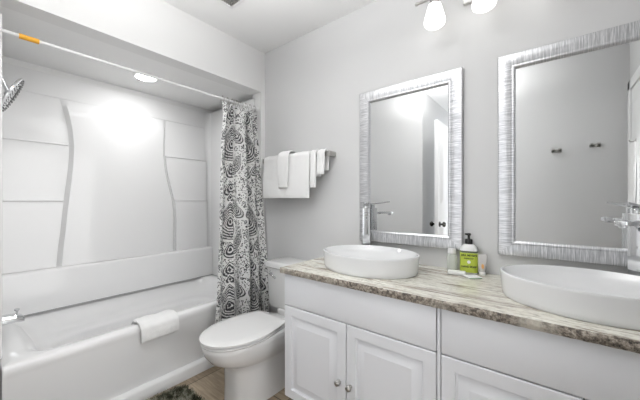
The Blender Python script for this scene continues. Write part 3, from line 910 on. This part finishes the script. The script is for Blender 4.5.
# towel hanging on the right-hand door (white edge seen in the mirror)
c = cloth('hand_towel', [(XR - 0.040, 1.12), (XR - 0.035, 1.60)], 0.20, 0.36, 0.016, M_towel, None, 'Y', 0.006, 14, 11.0)
tag(c, 'white towel on the right side door, seen in the right mirror at its right border', 'towel')
hk = thing('door_hook', 'small metal hook on the right side door holding a white towel', 'hook', (XR - 0.012, 0.28, 1.60))
fin('hook_plate', bx(-0.008, -0.0005, -0.012, 0.012, -0.02, 0.03, 0.002), M_nickel, hk)
bm = bmesh.new(); tube(bm, [(-0.006, 0, 0.015), (-0.024, 0, 0.010), (-0.036, 0, 0.012), (-0.04, 0, 0.024)], 0.004, 8); fin('hook_arm', bm, M_nickel, hk)

# ------------------------------------------------------------ toiletries
Z0 = ZC + 0.0008
def txt(body, size, parent, loc, rot, m, name):
    cu = bpy.data.curves.new('t', 'FONT'); cu.body = body; cu.size = size; cu.align_x = 'CENTER'; cu.extrude = 0.0001; cu.offset = size * 0.045
    to = bpy.data.objects.new('t', cu); COL.objects.link(to)
    dg = bpy.context.evaluated_depsgraph_get(); dg.update()
    me = bpy.data.meshes.new_from_object(to.evaluated_get(dg))
    bpy.data.objects.remove(to)
    me.materials.clear(); me.materials.append(m)
    o = bpy.data.objects.new(name, me); COL.objects.link(o); o.parent = parent; o.location = loc; o.rotation_euler = rot
    return o
sb = thing('soap_dispenser', 'lime green labelled hand soap bottle with a black pump between the basins', 'soap bottle', (-0.322, 1.618, Z0), R(12))
sb.scale = (1.0, 1.0, 1.06)
def rr2(hw, hd, r, z): return rrect(-hw, hw, -hd, hd, r, z, 6)
bm = bmesh.new()
loft(bm, [rr2(0.037, 0.023, 0.016, 0.0), rr2(0.039, 0.025, 0.018, 0.004), rr2(0.0395, 0.0255, 0.018, 0.105), rr2(0.039, 0.025, 0.018, 0.113), rr2(0.034, 0.022, 0.018, 0.126), rr2(0.024, 0.018, 0.0165, 0.134), rr2(0.0145, 0.0145, 0.0140, 0.139)])
fin('bottle', bm, M_plastic, sb, ang=50)
bm = bmesh.new()
loft(bm, [rr2(0.0405, 0.0265, 0.019, 0.006), rr2(0.0405, 0.0265, 0.019, 0.098)], False, False)
o = fin('paper_label', bm, M_lime, sb, ang=50)
bm = bmesh.new()
loft(bm, [rr2(0.0407, 0.0267, 0.019, 0.0985), rr2(0.0405, 0.0265, 0.019, 0.107)], False, False)
fin('label_band', bm, M_bandink, o, ang=50)
bm = bmesh.new(); lathe(bm, [(0.001, 0), (0.008, 0.0), (0.008, 0.0003), (0.001, 0.0003)], 20, Matrix.Translation((0, -0.0268, 0.056)) @ Matrix.Rotation(PI / 2, 4, 'X')); fin('round_emblem', bm, M_plastic, o)
txt("MRS. MEYER'S", 0.0118, o, (0, -0.0272, 0.083), (R(90), 0, 0), M_ink, 'lettering')
txt("CLEAN DAY", 0.008, o, (0, -0.0272, 0.070), (R(90), 0, 0), M_ink, 'lettering')
txt("HAND SOAP", 0.0120, o, (0, -0.0272, 0.030), (R(90), 0, 0), M_ink, 'lettering')
bm = bmesh.new(); lathe(bm, [(0.0175, 0.1392), (0.0175, 0.158), (0.015, 0.162), (0.006, 0.164), (0.006, 0.178)], 24)
pm = fin('pump_collar', bm, M_black, sb)
bm = bmesh.new(); box(bm, -0.010, 0.010, -0.010, 0.010, 0.178, 0.190, 0.004); box(bm, -0.018, -0.005, -0.006, 0.006, 0.180, 0.189, 0.003); fin('pump_head', bm, M_black, pm)

def mini(name, label, x, y, m, capm, rz, hh=0.072, inv=False):
    t_ = thing(name, label, 'toiletry bottle', (x, y, Z0), rz)
    t_.scale = (1.18, 1.18, 1.12) if inv else (1.35, 1.3, 1.28)
    bm = bmesh.new()
    if not inv:
        loft(bm, [rr2(0.016, 0.0105, 0.009, 0), rr2(0.017, 0.0115, 0.010, 0.003), rr2(0.017, 0.0115, 0.010, hh * 0.86), rr2(0.012, 0.010, 0.009, hh)])
        fin('bottle', bm, m, t_, ang=50)
        bm = bmesh.new(); lathe(bm, [(0.0145, hh + 0.0003), (0.0145, hh + 0.018), (0.013, hh + 0.0195)], 24); fin('cap', bm, capm, t_)
    else:
        loft(bm, [rr2(0.013, 0.012, 0.0115, 0.0135), rr2(0.0155, 0.012, 0.0115, 0.03), rr2(0.0175, 0.004, 0.0038, 0.082), rr2(0.0175, 0.0012, 0.0011, 0.088)])
        fin('tube', bm, m, t_, ang=50)
        bm = bmesh.new(); lathe(bm, [(0.0125, 0.0), (0.0135, 0.002), (0.0135, 0.013)], 24); fin('cap', bm, capm, t_)
        bm = bmesh.new(); loft(bm, [[Vector((0.005 * math.cos(a * PI / 8), -0.0118 + (0.0 if z_ == 0 else -0.0004), 0.038 + 0.011 * math.sin(a * PI / 8))) for a in range(16)] for z_ in (0, 1)])
        fin('orange_mark', bm, M_orangedrop, t_)
    return t_
mini('shampoo_bottle', 'small clear bottle with a white cap left of the green soap bottle', -0.400, 1.606, M_clear, M_plastic, R(20))
mini('lotion_tube', 'small pale upright tube with an orange mark right of the soap bottle', -0.262, 1.622, M_clear2, M_plastic, R(15), inv=True)
def packet(name, label, x, y, rz, sx, sy, h, green=False):
    t_ = thing(name, label, 'soap', (x, y, Z0), rz)
    bm = bmesh.new(); box(bm, -sx, sx, -sy, sy, 0.0, h, min(h * 0.4, 0.004), 3)
    o = fin('wrapper', bm, M_paper, t_)
    if green:
        o2 = fin('printed_band', bx(-sx * 0.95, sx * 0.95, -sy - 0.0004, -sy + 0.0016, h * 0.25, h * 0.7), M_leafgreen, t_)
    return t_
packet('soap_bar', 'wrapped white soap bar lying in front of the small clear bottle', -0.362, 1.545, R(10), 0.040, 0.018, 0.018)
packet('soap_packet', 'thin white packet with a green edge lying in front of the soap bottle', -0.290, 1.530, R(42), 0.032, 0.030, 0.007, True)
